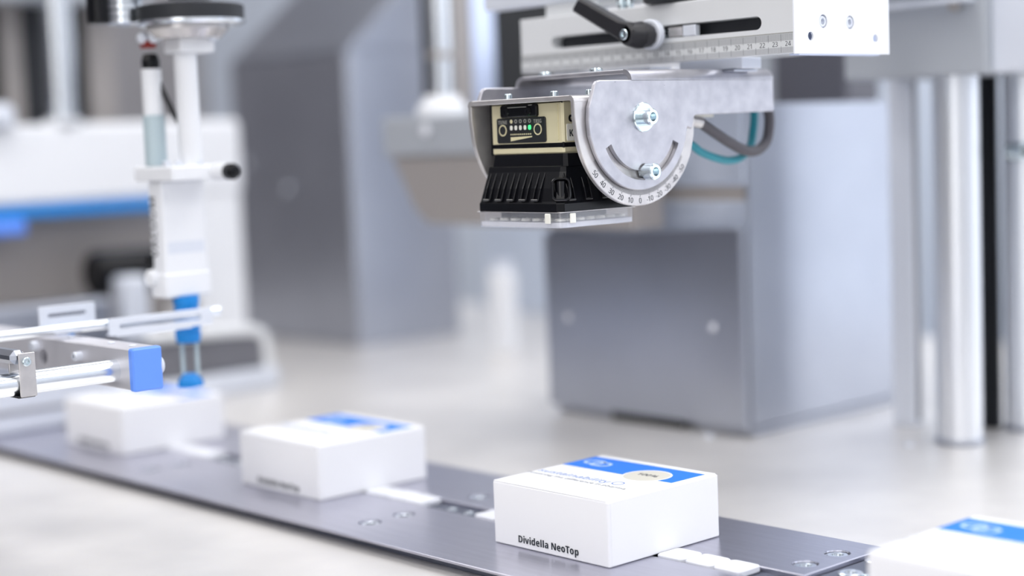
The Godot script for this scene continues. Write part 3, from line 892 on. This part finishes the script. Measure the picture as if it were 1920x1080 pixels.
func cables() -> void:
	var g := thing("sensor_cable", "thick dark grey sensor cable looping out behind the bracket", "cable")
	put(g, "sheath", tube_m([Vector3(-5, 26.0, -14.9), Vector3(-5, 25.65, -15.6), Vector3(-5, 25.15, -16.63), Vector3(-5, 24.54, -17.97), Vector3(-5, 24.03, -19.34), Vector3(-5, 23.93, -20.64), Vector3(-5, 24.42, -21.65), Vector3(-5, 25.25, -22.05), Vector3(-5, 26.45, -22.1), Vector3(-5.2, 27.8, -21.6), Vector3(-6, 29.2, -20.9), Vector3(-6.5, 31, -20.7)], 0.36), M.cable_grey)
	put(g, "plug", tube_m([Vector3(-5.9, 26.3, -7.6), Vector3(-5.2, 26.3, -12.6), Vector3(-5, 25.98, -14.9)], 0.42), M.yoke)
	put(g, "clip", box_m(Vector3(0.5, 0.3, 2.2), 0.08), M.led_off, Vector3(-5, 26.45, -15.0))
	var c := put(self, "network_cable", tube_m([Vector3(-7.2, 25.2, -7.6), Vector3(-6.2, 25.0, -12.8), Vector3(-5.85, 24.59, -14.8), Vector3(-5.85, 24.05, -15.85), Vector3(-5.85, 23.6, -17.3), Vector3(-5.9, 23.36, -18.8), Vector3(-5.9, 23.52, -20.1), Vector3(-6.0, 24.2, -21.2), Vector3(-6.2, 25.1, -21.8), Vector3(-6.2, 26.6, -22.0), Vector3(-6.4, 29.0, -21.9), Vector3(-7.4, 31, -20.9)], 0.27), M.cable_teal)
	tag(c, "teal network cable hanging below the dark grey cable", "cable")

# ------------------------------------------------------------------ guide rail with rods, at the left
func guide_rail() -> void:
	var t := thing("guide_rail", "grey aluminium rail ending in a blue plastic cap, above the very blurred carton", "rail", Vector3(-25.0, 10.6, 16.7))
	var holes := [circle(Vector2(-11.6, 1.3), 0.55, 24), circle(Vector2(-6.4, 1.75), 0.3, 16)]
	put(t, "rail_bar", plate_m(rect(-26, 0, -0.02, 2.62), holes, 2.0, 0.08), M.rail)
	put(t, "dark_hole_backing", box_m(Vector3(25.5, 2.3, 0.6), 0), M.black_void, Vector3(-13, 1.31, -1.2))  # near-black filler that shows through the rail holes
	var cap := put(t, "end_cap", plate_m(rect(-0.06, -0.06, 2.06, 2.68, 0.18, 4), [], 0.6, 0.12), M.blue_cap, Vector3(0.55, 0, 0.03), to_x(), "blue plastic end cap")
	put(t, "bolt", bolt_mesh(0.3, 0.5), M.plate_white, Vector3(-6.4, 1.75, 0.0), along_z())
	put(t, "bolt", bolt_mesh(0.34, 0.4), M.plate_white, Vector3(-12.6, 2.0, 0.0), along_z())
	put(t, "bolt", lathe_m(cyl(0.62, 0, 0.3, 0.12), 24), M.plate_white, Vector3(0.0, 1.4, -2.2), along_z())
	for x in [-1.3, -4.0, -9.5]:
		put(t, "screw", lathe_m(cyl(0.25, 0, 0.1, 0.05), 16), M.plate_white, Vector3(x, 2.62, -1.0))
	var r := put(self, "guide_rod", tube_m([Vector3(-26.9, 11.75, 16.4), Vector3(-26.9, 11.75, 24), Vector3(-26.9, 11.75, 34)], 0.72, 28), M.chrome)
	tag(r, "polished round rod running from the rail's front face to the left edge", "rod")
	var c := thing("rod_clamp", "small folded sheet metal hanger with a screw round the polished rod", "clamp", Vector3(-26.02, 0, 23))
	put(c, "hanger_plate", plate_m(rect(-0.55, 11.0, 0.52, 13.68, 0.06, 2), [], 0.12, 0.03), M.yoke, Vector3(0, 0, 0), to_x())
	put(c, "hanger_foot", box_m(Vector3(1.3, 0.12, 1.1), 0.03), M.dark, Vector3(-0.75, 11.0, 0.1))
	put(c, "screw", bolt_mesh(0.28, 0.2), M.zinc, Vector3(0, 13.15, 0.1), along_x())
	put(c, "rear_plate", box_m(Vector3(0.12, 2.6, 1.0), 0.03), M.yoke, Vector3(-1.4, 12.3, 0.05))
	var b := put(self, "stop_bar", box_m(Vector3(14, 0.85, 1.0), 0.3), M.steel, Vector3(-33.2, 13.42, 23.4))
	tag(b, "flat steel bar held by the hanger at the left edge", "bar")
	# rear rods with slotted blades
	var r2 := put(self, "guide_rod", tube_m([Vector3(-34.6, 13.85, 4.0), Vector3(-34.6, 13.85, 14), Vector3(-34.6, 13.85, 36)], 0.34, 24), M.chrome)
	tag(r2, "slim pale rod behind the rail, carrying the slotted blades", "rod")
	var s := thing("slotted_blade", "long slotted pale metal blade reaching right in front of the blue suction cup", "blade", Vector3(-34.0, 0, 0))
	put(s, "blade_sheet", plate_m(rect(-13.1, 13.05, -4.9, 14.25, 0.1, 3), [rect(-12.3, 13.5, -5.8, 13.85, 0.17, 4)], 0.15, 0.03), M.plate_white, Vector3.ZERO, to_x())
	put(s, "blade_foot", box_m(Vector3(1.4, 0.15, 6.0), 0.03), M.plate_white, Vector3(-0.7, 13.02, 9.6))
	var s2 := thing("slotted_blade", "short slotted pale metal blade standing at the left above the rods", "blade", Vector3(-38.0, 0, 0))
	put(s2, "blade_sheet", plate_m(rect(-16.15, 13.7, -11.9, 15.15, 0.1, 3), [rect(-15.5, 14.35, -12.6, 14.62, 0.13, 4)], 0.15, 0.03), M.plate_white, Vector3.ZERO, to_x())
	put(s2, "blade_foot", box_m(Vector3(1.2, 0.15, 4.0), 0.03), M.plate_white, Vector3(0.4, 13.68, 14.0))
	var bc := put(self, "rod_collar", box_m(Vector3(1.6, 0.7, 1.4), 0.12), M.blue_strip, Vector3(-38.0, 13.35, 14.6))
	tag(bc, "small blue collar between rail and rear rod at the left", "collar")

# ------------------------------------------------------------------ suction gripper
func gripper() -> void:
	var t := thing("suction_gripper", "blurred white suction gripper on a shaft with blue cup, hanging at the left", "gripper", Vector3(-35.4, 0, 5.1))
	put(t, "shaft", lathe_m(cyl(0.8, 24.0, 32.6, 0.05), 28), M.white_paint)
	put(t, "turntable_disc", lathe_m([Vector2(0, 34.5), Vector2(3.7, 34.5), Vector2(3.75, 34.6), Vector2(3.75, 35.5), Vector2(3.6, 35.6), Vector2(0, 35.6)], 48), M.dark, Vector3(0.4, 0, -0.4), Basis(), "black turntable disc")
	put(t, "disc_rim", lathe_m([Vector2(0, 34.2), Vector2(3.5, 34.2), Vector2(3.8, 34.32), Vector2(3.8, 34.52), Vector2(0, 34.52)], 48), M.chrome, Vector3(0.4, 0, -0.4))
	put(t, "flange", lathe_m([Vector2(0, 33.3), Vector2(2.3, 33.3), Vector2(2.9, 33.9), Vector2(2.9, 34.25), Vector2(0, 34.25)], 40), M.yoke, Vector3(0.2, 0, -0.2))
	put(t, "shaft_clamp", box_m(Vector3(2.4, 1.1, 2.8), 0.12), M.white_paint, Vector3(0.1, 32.85, -0.3))
	for q in [[-1.9, 2.2], [-0.9, 1.9], [1.5, -1.4]]:
		put(t, "ball_knob", ball(0.42), M.plate_white, Vector3(q[0], 33.45, q[1]))
	put(t, "red_stop", box_m(Vector3(1.0, 0.5, 0.8), 0.06), M.red, Vector3(-1.9, 33.0, 1.8))
	put(t, "drive_column", lathe_m(cyl(1.6, 36.0, 44.0, 0.1), 28), M.steel, Vector3(0.4, 0, -0.4))
	put(t, "drive_arm", box_m(Vector3(5.0, 2.0, 3.6), 0.2), M.plate_white, Vector3(-2.0, 37.4, 1.4))
	var kn := begin()
	for i in 4:
		put_lathe(kn, [Vector2(1.15, 34.5 + i * 0.5), Vector2(1.32, 34.56 + i * 0.5), Vector2(1.32, 34.9 + i * 0.5), Vector2(1.15, 34.96 + i * 0.5), Vector2(1.15, 35.0 + i * 0.5)], 28)
	put_lathe(kn, [Vector2(1.15, 34.5), Vector2(0.0, 34.35)], 28)
	put(t, "ribbed_coupling", kn.commit(), M.chrome, Vector3(-3.35, 0, 2.65))
	put(t, "motor_end", lathe_m(cyl(0.95, 34.6, 36.8, 0.1), 24), M.black_plastic, Vector3(-4.6, 0, 3.9))
	# cross plate
	put(t, "cross_plate", box_m(Vector3(5.3, 1.05, 4.2), 0.12), M.white_paint, Vector3(-1.45, 23.85, 0.2))
	put(t, "vent_knob", lathe_m(cyl(0.62, 0, 1.9, 0.15), 22), M.white_paint, Vector3(0.9, 23.85, -1.3), along_x())
	put(t, "vent_knob", lathe_m([Vector2(0.58, 0), Vector2(0.58, 0.6), Vector2(0.4, 0.9), Vector2(0, 1.0)], 22), M.black_plastic, Vector3(2.8, 23.85, -1.3), along_x(), "black knob end")
	for q in [[-1.2, 1.3], [0.6, 1.4], [0.7, -0.2], [-0.1, 1.9]]:
		put(t, "screw", lathe_m(cyl(0.26, 24.35, 24.75, 0.06), 14), M.plate_white, Vector3(q[0], 0, q[1]))
	# round pressure gauge body
	put(t, "pressure_body", lathe_m(cyl(0.78, 24.4, 28.0, 0.06), 24), M.milky, Vector3(-2.2, 0, 1.5))
	put(t, "pressure_neck", lathe_m(cyl(0.7, 28.0, 31.3, 0.06), 24), M.white_paint, Vector3(-2.2, 0, 1.5))
	put(t, "pressure_cap", lathe_m([Vector2(0.62, 31.3), Vector2(0.66, 31.9), Vector2(0.5, 32.35), Vector2(0, 32.45)], 22), M.black_plastic, Vector3(-2.2, 0, 1.5), Basis(), "black rubber cap")
	put(t, "air_hose", tube_m([Vector3(-1.95, 30.6, 1.2), Vector3(-1.5, 29.2, 0.8), Vector3(-0.9, 27.5, 0.3), Vector3(-0.3, 26.0, -0.8)], 0.2), M.black_gloss)
	# vacuum unit with printed side
	var vb := put(t, "vacuum_unit", box_m(Vector3(1.85, 8.4, 3.6), 0.14), M.white_paint, Vector3(-1.95, 19.15, 0.15))
	letters(vb, "lettering", "VACUUM", 0.75, M.ink_soft, Vector3(-0.35, 0.9, 1.815), Basis(Vector3(0, 0, 1), PI / 2), 700, 4.4)
	put(vb, "name_plate", plate_m(rect(-1.5, -1.05, 1.5, -0.2), [], 0.03), M.plate_white, Vector3(0.945, 0, 0), to_x())
	put(t, "foot_block", box_m(Vector3(2.05, 1.8, 3.8), 0.15), M.white_paint, Vector3(-1.95, 15.85, 0.15))
	put(t, "side_fitting", lathe_m(cyl(0.6, 0, 0.5, 0.1), 20), M.white_paint, Vector3(-2.6, 16.4, 1.95), along_z())
	put(t, "side_button", box_m(Vector3(0.5, 0.9, 0.5), 0.1), M.black_plastic, Vector3(-2.85, 17.6, 2.1))
	put(t, "suction_bellows", lathe_m([Vector2(0, 11.6), Vector2(0.85, 11.6), Vector2(0.95, 12.3), Vector2(0.85, 12.45), Vector2(0.98, 12.6), Vector2(0.85, 12.9), Vector2(0.98, 13.2), Vector2(0.85, 13.5), Vector2(0.98, 13.8), Vector2(0.85, 14.1), Vector2(0.95, 14.5), Vector2(0.95, 15.0), Vector2(0, 15.0)], 26), M.blue_strip, Vector3(-1.4, 0, 0.2), Basis(), "blue suction bellows")
	for q in [[-1.8, 0.5], [-1.0, -0.2]]:
		put(t, "guide_pin", lathe_m(cyl(0.14, 9.2, 11.8, 0.03), 12), M.milky, Vector3(q[0], 0, q[1]))
	put(t, "suction_cup", lathe_m([Vector2(0, 8.5), Vector2(0.95, 8.4), Vector2(0.9, 8.8), Vector2(0.5, 9.3), Vector2(0, 9.3)], 26), M.blue_strip, Vector3(-1.4, 0, 0.2), Basis(), "blue suction cup")

func ball(r: float) -> SphereMesh:
	var s := SphereMesh.new()
	s.radius = r * CM
	s.height = 2.0 * r * CM
	s.radial_segments = 18
	s.rings = 10
	return s

# ------------------------------------------------------------------ right column
func column_right() -> void:
	var t := thing("lift_block", "big pale grey lift head block at the top right, sitting on upright rods", "machine", Vector3(-9.0, 29.0, -53))
	put(t, "head_block", box_m(Vector3(13.2, 12, 14), 0.2), M.grey_paint, Vector3(0.2, 6.0, 1.0))
	put(t, "side_block", box_m(Vector3(3.6, 12, 16), 0.2), M.plate_white, Vector3(8.2, 6.05, -1.0))
	put(t, "cover_strip", box_m(Vector3(12.0, 0.3, 2.0), 0.05), M.plate_white, Vector3(0, 5.6, 8.6))
	put(t, "cover_screw", lathe_m(cyl(0.5, 0, 0.3, 0.1), 16), M.taupe, Vector3(4.4, 5.3, 8.4), along_z())
	for q in [[-7.2, -48.6, 1.85, "thick polished upright rod nearest the steel cabinet"], [-5.9, -57.0, 1.85, "thick polished upright rod cut off by the right edge"]]:
		var r := thing("guide_post", q[3], "rod", Vector3(q[0], -0.8, q[1]))
		put(r, "rod", lathe_m(cyl(q[2], 0, 31, 0.1), 36), M.post)
		put(r, "base_ring", lathe_m(cyl(q[2] + 0.12, 0, 0.5, 0.1), 36), M.steel)
	var sp := thing("lead_screw", "dark threaded spindle between the two polished upright rods", "spindle", Vector3(-8.8, -0.8, -56))
	var st := begin()
	var prof := [Vector2(0, 0)]
	for i in 100:
		prof.append(Vector2(0.75, i * 0.3))
		prof.append(Vector2(0.95, i * 0.3 + 0.15))
	prof.append(Vector2(0, 30.2))
	put_lathe(st, prof, 18)
	put(sp, "thread", st.commit(), M.dark)
	var pr := thing("support_profile", "pale square upright profile left of the polished rods", "post", Vector3(-15.0, -0.8, -53.4))
	put(pr, "profile", box_m(Vector3(2.3, 31, 1.3), 0.12), M.plate_white, Vector3(0, 15.5, 0.6))
	put(pr, "groove", box_m(Vector3(0.1, 30, 0.6), 0.02), M.steel_dark, Vector3(1.13, 15.5, 0.6))
	var bk := put(self, "dark_slab", box_m(Vector3(1.6, 30, 1.2), 0.1), M.steel_dark, Vector3(-12.6, 14.2, -56.2))  # dark strip standing in the gap between profile and rod
	tag(bk, "dark upright strip between square profile and first polished rod", "cover")
	var st2 := thing("stop_screw", "small grey stop screw on the right polished rod", "screw", Vector3(-6.0, 22.7, -54.6))
	put(st2, "screw_body", lathe_m(cyl(0.75, 0, 1.6, 0.1), 20), M.zinc, Vector3.ZERO, along_x())
	put(st2, "screw_head", lathe_m(cyl(0.5, 1.6, 2.2, 0.1), 16), M.dark, Vector3.ZERO, along_x())

# ------------------------------------------------------------------ steel cabinet behind the cartons
func steel_cabinet() -> void:
	var t := thing("metal_cabinet", "large stainless steel cabinet with a screwed front panel, behind the sharp carton", "cabinet", Vector3(-34.3, -0.8, -52))
	put(t, "cabinet_body", box_m(Vector3(24.4, 16.6, 24.4), 0.15), M.steel, Vector3(0, 9.1, -0.6))
	put(t, "cabinet_collar", box_m(Vector3(24.2, 2.8, 24.2), 0.1), M.cabinet, Vector3(0, 18.7, -0.6))
	put(t, "panel_seam", box_m(Vector3(0.25, 7.0, 0.2), 0), M.taupe, Vector3(1.5, 21.0, 11.58))
	put(t, "side_cover", box_m(Vector3(0.3, 27.3, 24.3), 0.08), M.steel, Vector3(12.12, 14.6, -0.6))
	put(t, "cabinet_joint", box_m(Vector3(23.4, 1.6, 23.8), 0), M.taupe, Vector3(0, 20.8, -0.6))
	put(t, "cabinet_head", box_m(Vector3(24.0, 6.8, 24.4), 0.3), M.cabinet, Vector3(0, 24.8, -0.6))
	var ol := PackedVector2Array([Vector2(-12.3, 0.7), Vector2(12.05, 0.7), Vector2(12.05, 18.0), Vector2(-12.3, 17.0)])
	var door := put(t, "front_panel", plate_m(ol, [], 0.5, 0.12), M.steel, Vector3(0, 0, 12.2), Basis(), "front panel with two screws")
	put(door, "edge_fold", box_m(Vector3(0.35, 17.0, 0.2), 0.06), M.steel, Vector3(11.7, 9.3, 0.05))
	for q in [[-9.2, 9.2], [8.6, 9.3]]:
		put(door, "screw", lathe_m(cyl(0.34, 0, 0.2, 0.1), 16), M.end_plate, Vector3(q[0], q[1], 0.0), along_z())
	put(t, "foot_strip", box_m(Vector3(8.6, 0.8, 0.4), 0.05), M.black_void, Vector3(0.3, 0.42, 12.0))
	put(t, "foot_strip", box_m(Vector3(24, 0.7, 23.6), 0.05), M.steel, Vector3(0, 0.36, -0.6))
	for q in [["small bright screw head on the table in front of the cabinet's left corner", -44.0, -38.2], ["small bright screw head on the table before the cabinet's right corner", -25.2, -38.2], ["small bright screw head on the table between cabinet and square profile", -9.4, -44.6]]:
		var s := put(self, "table_screw", lathe_m(cyl(0.42, 0, 0.3, 0.12), 18), M.plate_white, Vector3(q[1], -0.8, q[2]))
		tag(s, q[0], "screw", "screw heads on the table")

# ------------------------------------------------------------------ blurred background
func background() -> void:
	var dh := thing("machine_tower", "blurred dark machine head above the steel cabinet, right of the bracket arm", "machine", Vector3(-39, 27.5, -74))
	put(dh, "head_case", box_m(Vector3(9.4, 8, 6), 0.3), M.tower, Vector3(0.2, 4, 0))
	put(dh, "stand", box_m(Vector3(9.4, 28.3, 5.6), 0.2), M.steel_dark, Vector3(0.2, -14.15, 0))
	put(dh, "head_side", box_m(Vector3(6, 8, 5), 0.3), M.grey_paint, Vector3(-7.5, 4, 0))
	# tall steel housing left of the middle
	var t := thing("steel_housing", "tall stainless steel housing with sloping top, blurred behind the cartons", "housing", Vector3(-103.0, -0.8, -59.8))
	put(t, "housing_body", box_m(Vector3(27, 38, 17), 0.3), M.steel, Vector3(-13.5, 19, -8.6))
	put(t, "side_cover", box_m(Vector3(0.4, 38, 17), 0.1), M.steel, Vector3(0.1, 19, -8.6))
	var sl := plate_m(PackedVector2Array([Vector2(0.0, 38.0), Vector2(17.0, 38.0), Vector2(17.0, 52.0), Vector2(10.0, 46.5)]), [], 27, 0.2)
	put(t, "sloped_hood", sl, M.steel, Vector3(0.2, 0, 0), to_x())
	for q in [[-24.0, 24.0], [-14.5, 20.5]]:
		put(t, "screw", lathe_m(cyl(0.5, 0, 0.3, 0.1), 16), M.plate_white, Vector3(q[0] + 0.5, q[1], 0.0), along_z())
	# white beam at the left with a blue strip
	var b := thing("white_beam", "thick white machine beam with a blue strip under it, blurred at the far left", "beam", Vector3(-105.0, 19.8, -27))
	put(b, "beam_body", box_m(Vector3(8, 9.0, 36), 0.6), M.white_paint, Vector3(-4, 4.6, 0))
	put(b, "blue_strip", box_m(Vector3(7.6, 1.3, 27), 0.15), M.blue_strip, Vector3(-3.7, -0.62, 4.6), Basis(), "blue strip under the beam")
	put(b, "blue_block", box_m(Vector3(3, 1.8, 7), 0.3), M.blue_cap, Vector3(-1.2, -2.2, 14.5), Basis(), "blue block")
	put(b, "end_plate", box_m(Vector3(4, 22, 7.0), 0.3), M.white_paint, Vector3(-2.4, -7.6, -14.2), Basis(), "pale hanging plate")
	var rd := thing("lift_rod", "blurred bright upright rod rising from the white beam", "rod", Vector3(-106.5, 28.8, -22.0))
	put(rd, "rod", lathe_m(cyl(1.65, 0, 20, 0.1), 28), M.chrome)
	put(rd, "rod_seal", lathe_m(cyl(2.1, 0, 0.6, 0.15), 28), M.white_paint)
	var kb := put(self, "round_knob", lathe_m([Vector2(1.9, 0), Vector2(1.9, 1.6), Vector2(1.3, 2.3), Vector2(0, 2.4)], 24), M.plate_white, Vector3(-104.5, 28.9, -13.2))
	tag(kb, "blurred white round knob on the white beam at the left edge", "knob")
	var d := thing("dark_guard", "dark upright guard strips behind the bright rod at the upper left", "guard", Vector3(-118.0, 26, -30))
	put(d, "guard_plate", box_m(Vector3(2, 26, 24.7), 0.2), M.dark, Vector3(0, 11, 7.65))
	put(d, "guard_strip", box_m(Vector3(1, 26, 2.6), 0.1), M.taupe, Vector3(1.4, 11, 8.9))
	put(d, "guard_strip", box_m(Vector3(1, 26, 3.6), 0.1), M.taupe, Vector3(1.4, 11, -2.6))
	put(d, "guard_cap", box_m(Vector3(5, 4, 30), 0.3), M.grey_paint, Vector3(6, 18.9, 9))
	var u := thing("transfer_unit", "blurred dark and white transfer machinery below the blue strip", "machine", Vector3(-100, -0.8, -22))
	put(u, "dark_housing", box_m(Vector3(6, 20, 34), 0.3), M.taupe, Vector3(-12, 10, 3))
	put(u, "dark_motor", lathe_m(cyl(2.6, 0, 9, 0.4), 24), M.black_plastic, Vector3(-2, 12.6, -9.0), along_z())
	put(u, "white_plate", box_m(Vector3(4, 5.0, 17), 0.4), M.steel, Vector3(3, 8.0, 10))
	put(u, "white_post", box_m(Vector3(3, 12, 3.2), 0.4), M.plate_white, Vector3(3, 6.5, -2.0))
	put(u, "ledge", box_m(Vector3(16, 1.0, 30), 0.2), M.steel, Vector3(2, 4.5, 4))
	# tray with rounded rim
	var tr := thing("steel_tray", "blurred grey steel tray with a rounded bright rim below the white gripper", "tray", Vector3(-84, 0, -36))
	put(tr, "tray_body", box_m(Vector3(6, 4.2, 14.5), 0.5), M.steel_dark, Vector3(-3, 3.4, 9.8))
	put(tr, "tray_base", box_m(Vector3(7, 2.2, 15), 0.3), M.plate_white, Vector3(-2.5, 0.32, 9.6))
	put(tr, "rim", tube_m([Vector3(0, 6.2, 18), Vector3(0, 5.9, 10), Vector3(0, 5.6, 4.8), Vector3(0, 5.0, 3.6), Vector3(0, 3.8, 3.1), Vector3(0, 1.2, 3.1)], 0.6), M.anodised)
	var ib := thing("infeed_block", "pale infeed block standing on the far left end of the track", "block", Vector3(-76, 0.05, 0))
	put(ib, "block_body", box_m(Vector3(6, 4.4, 17), 0.3), M.plate_white, Vector3(-2, 2.2, -3))
	put(ib, "seam", box_m(Vector3(0.2, 0.4, 16.6), 0.05), M.steel_dark, Vector3(1.02, 2.0, -3))
	# middle lift unit
	var c := thing("middle_lift_bracket", "blurred grey gusset bracket with a screw behind the sensor", "bracket", Vector3(-54, 0, -34))
	put(c, "head_bar", box_m(Vector3(16, 3.8, 7), 0.2), M.grey_paint, Vector3(-1.2, 25.9, -3.5))
	put(c, "gusset", plate_m(PackedVector2Array([Vector2(-8.4, 24.0), Vector2(24.4, 24.0), Vector2(24.4, 17.2), Vector2(-3.2, 17.4), Vector2(-5.2, 18.9)]), [], 4, 0.2), M.taupe, Vector3(0, 0, -0.3))
	put(c, "screw", lathe_m(cyl(0.55, 0, 0.4, 0.15), 18), M.end_plate, Vector3(-2.2, 26.4, 0), along_z())
	var lr := thing("lift_column", "blurred bright upright rod with white collar behind the sensor", "rod", Vector3(-57.8, 27.8, -37.4))
	put(lr, "rod", lathe_m(cyl(1.15, 0, 20, 0.1), 28), M.chrome)
	put(lr, "collar", lathe_m([Vector2(0, 0), Vector2(2.5, 0), Vector2(2.5, 0.9), Vector2(1.9, 1.3), Vector2(1.7, 2.0), Vector2(0, 2.0)], 28), M.white_paint)
	put(lr, "stop_ring", lathe_m(cyl(1.35, 5.6, 6.2, 0.1), 28), M.taupe)
	var g := thing("dark_column", "dark upright column with grey and steel edges behind the ruler slide", "column", Vector3(-66, 24, -52))
	put(g, "black_core", box_m(Vector3(3, 26, 14), 0.1), M.black_void, Vector3(0, 15.0, -5.5))
	put(g, "grey_edge", box_m(Vector3(3, 26, 2.6), 0.1), M.taupe, Vector3(0.4, 14.0, 6.2))
	put(g, "dark_edge", box_m(Vector3(3, 26, 1.6), 0.1), M.black_void, Vector3(0.3, 14.0, 8.4))
	put(g, "steel_edge", box_m(Vector3(3, 26, 3.2), 0.1), M.steel_blue, Vector3(0.4, 14.0, 3.2))
	var ds := thing("unseen_dark_station", "unseen dark grey station out of view left of the track, placed to darken reflections in the steel fronts", "machine", Vector3(-115, -95, 84))  # unseen dark box, placed to darken what the steel fronts mirror
	put(ds, "unseen_station_body", box_m(Vector3(56, 150, 94), 1.0), M.tower, Vector3(0, 75, 0))
	put(ds, "unseen_station_door", box_m(Vector3(1.2, 100, 70), 0.4), M.tower, Vector3(28.4, 80, 0))
	put(ds, "unseen_station_handle", tube_m([Vector3(29.5, 70, 28), Vector3(32, 72, 28), Vector3(32, 88, 28), Vector3(29.5, 90, 28)], 0.8), M.chrome)
	# white canister and bright panels in the far middle
	var w := thing("white_canister", "blurred white canister standing far back between housing and cabinet", "canister", Vector3(-84, -0.8, -68))
	put(w, "canister_body", lathe_m([Vector2(0, 0), Vector2(1.75, 0), Vector2(1.75, 9.2), Vector2(1.5, 9.8), Vector2(0, 9.9)], 28), M.white_paint)
	put(w, "canister_cap", lathe_m([Vector2(1.45, 9.8), Vector2(1.45, 10.8), Vector2(0, 10.9)], 24), M.plate_white)
	var n := 0
	for q in [[-112, -100, 22, M.wall_blue], [-91, -92, 10, M.card], [-80, -92, 10, M.card], [-69.5, -92, 8, M.cabinet], [-60, -92, 9, M.card]]:
		var p := put(self, "enclosure_sheet", box_m(Vector3(q[2], 60, 2), 0.3), q[3], Vector3(q[0], 29, q[1]))
		tag(p, ["broad pale blue rear panel behind the dark steel housing", "white rear panel seen left of the white canister", "pale rear panel right behind the white canister", "bluish steel rear panel between canister and steel cabinet", "white rear panel hidden mostly by the steel cabinet"][n], "panel", "rear machine panels")
		n += 1
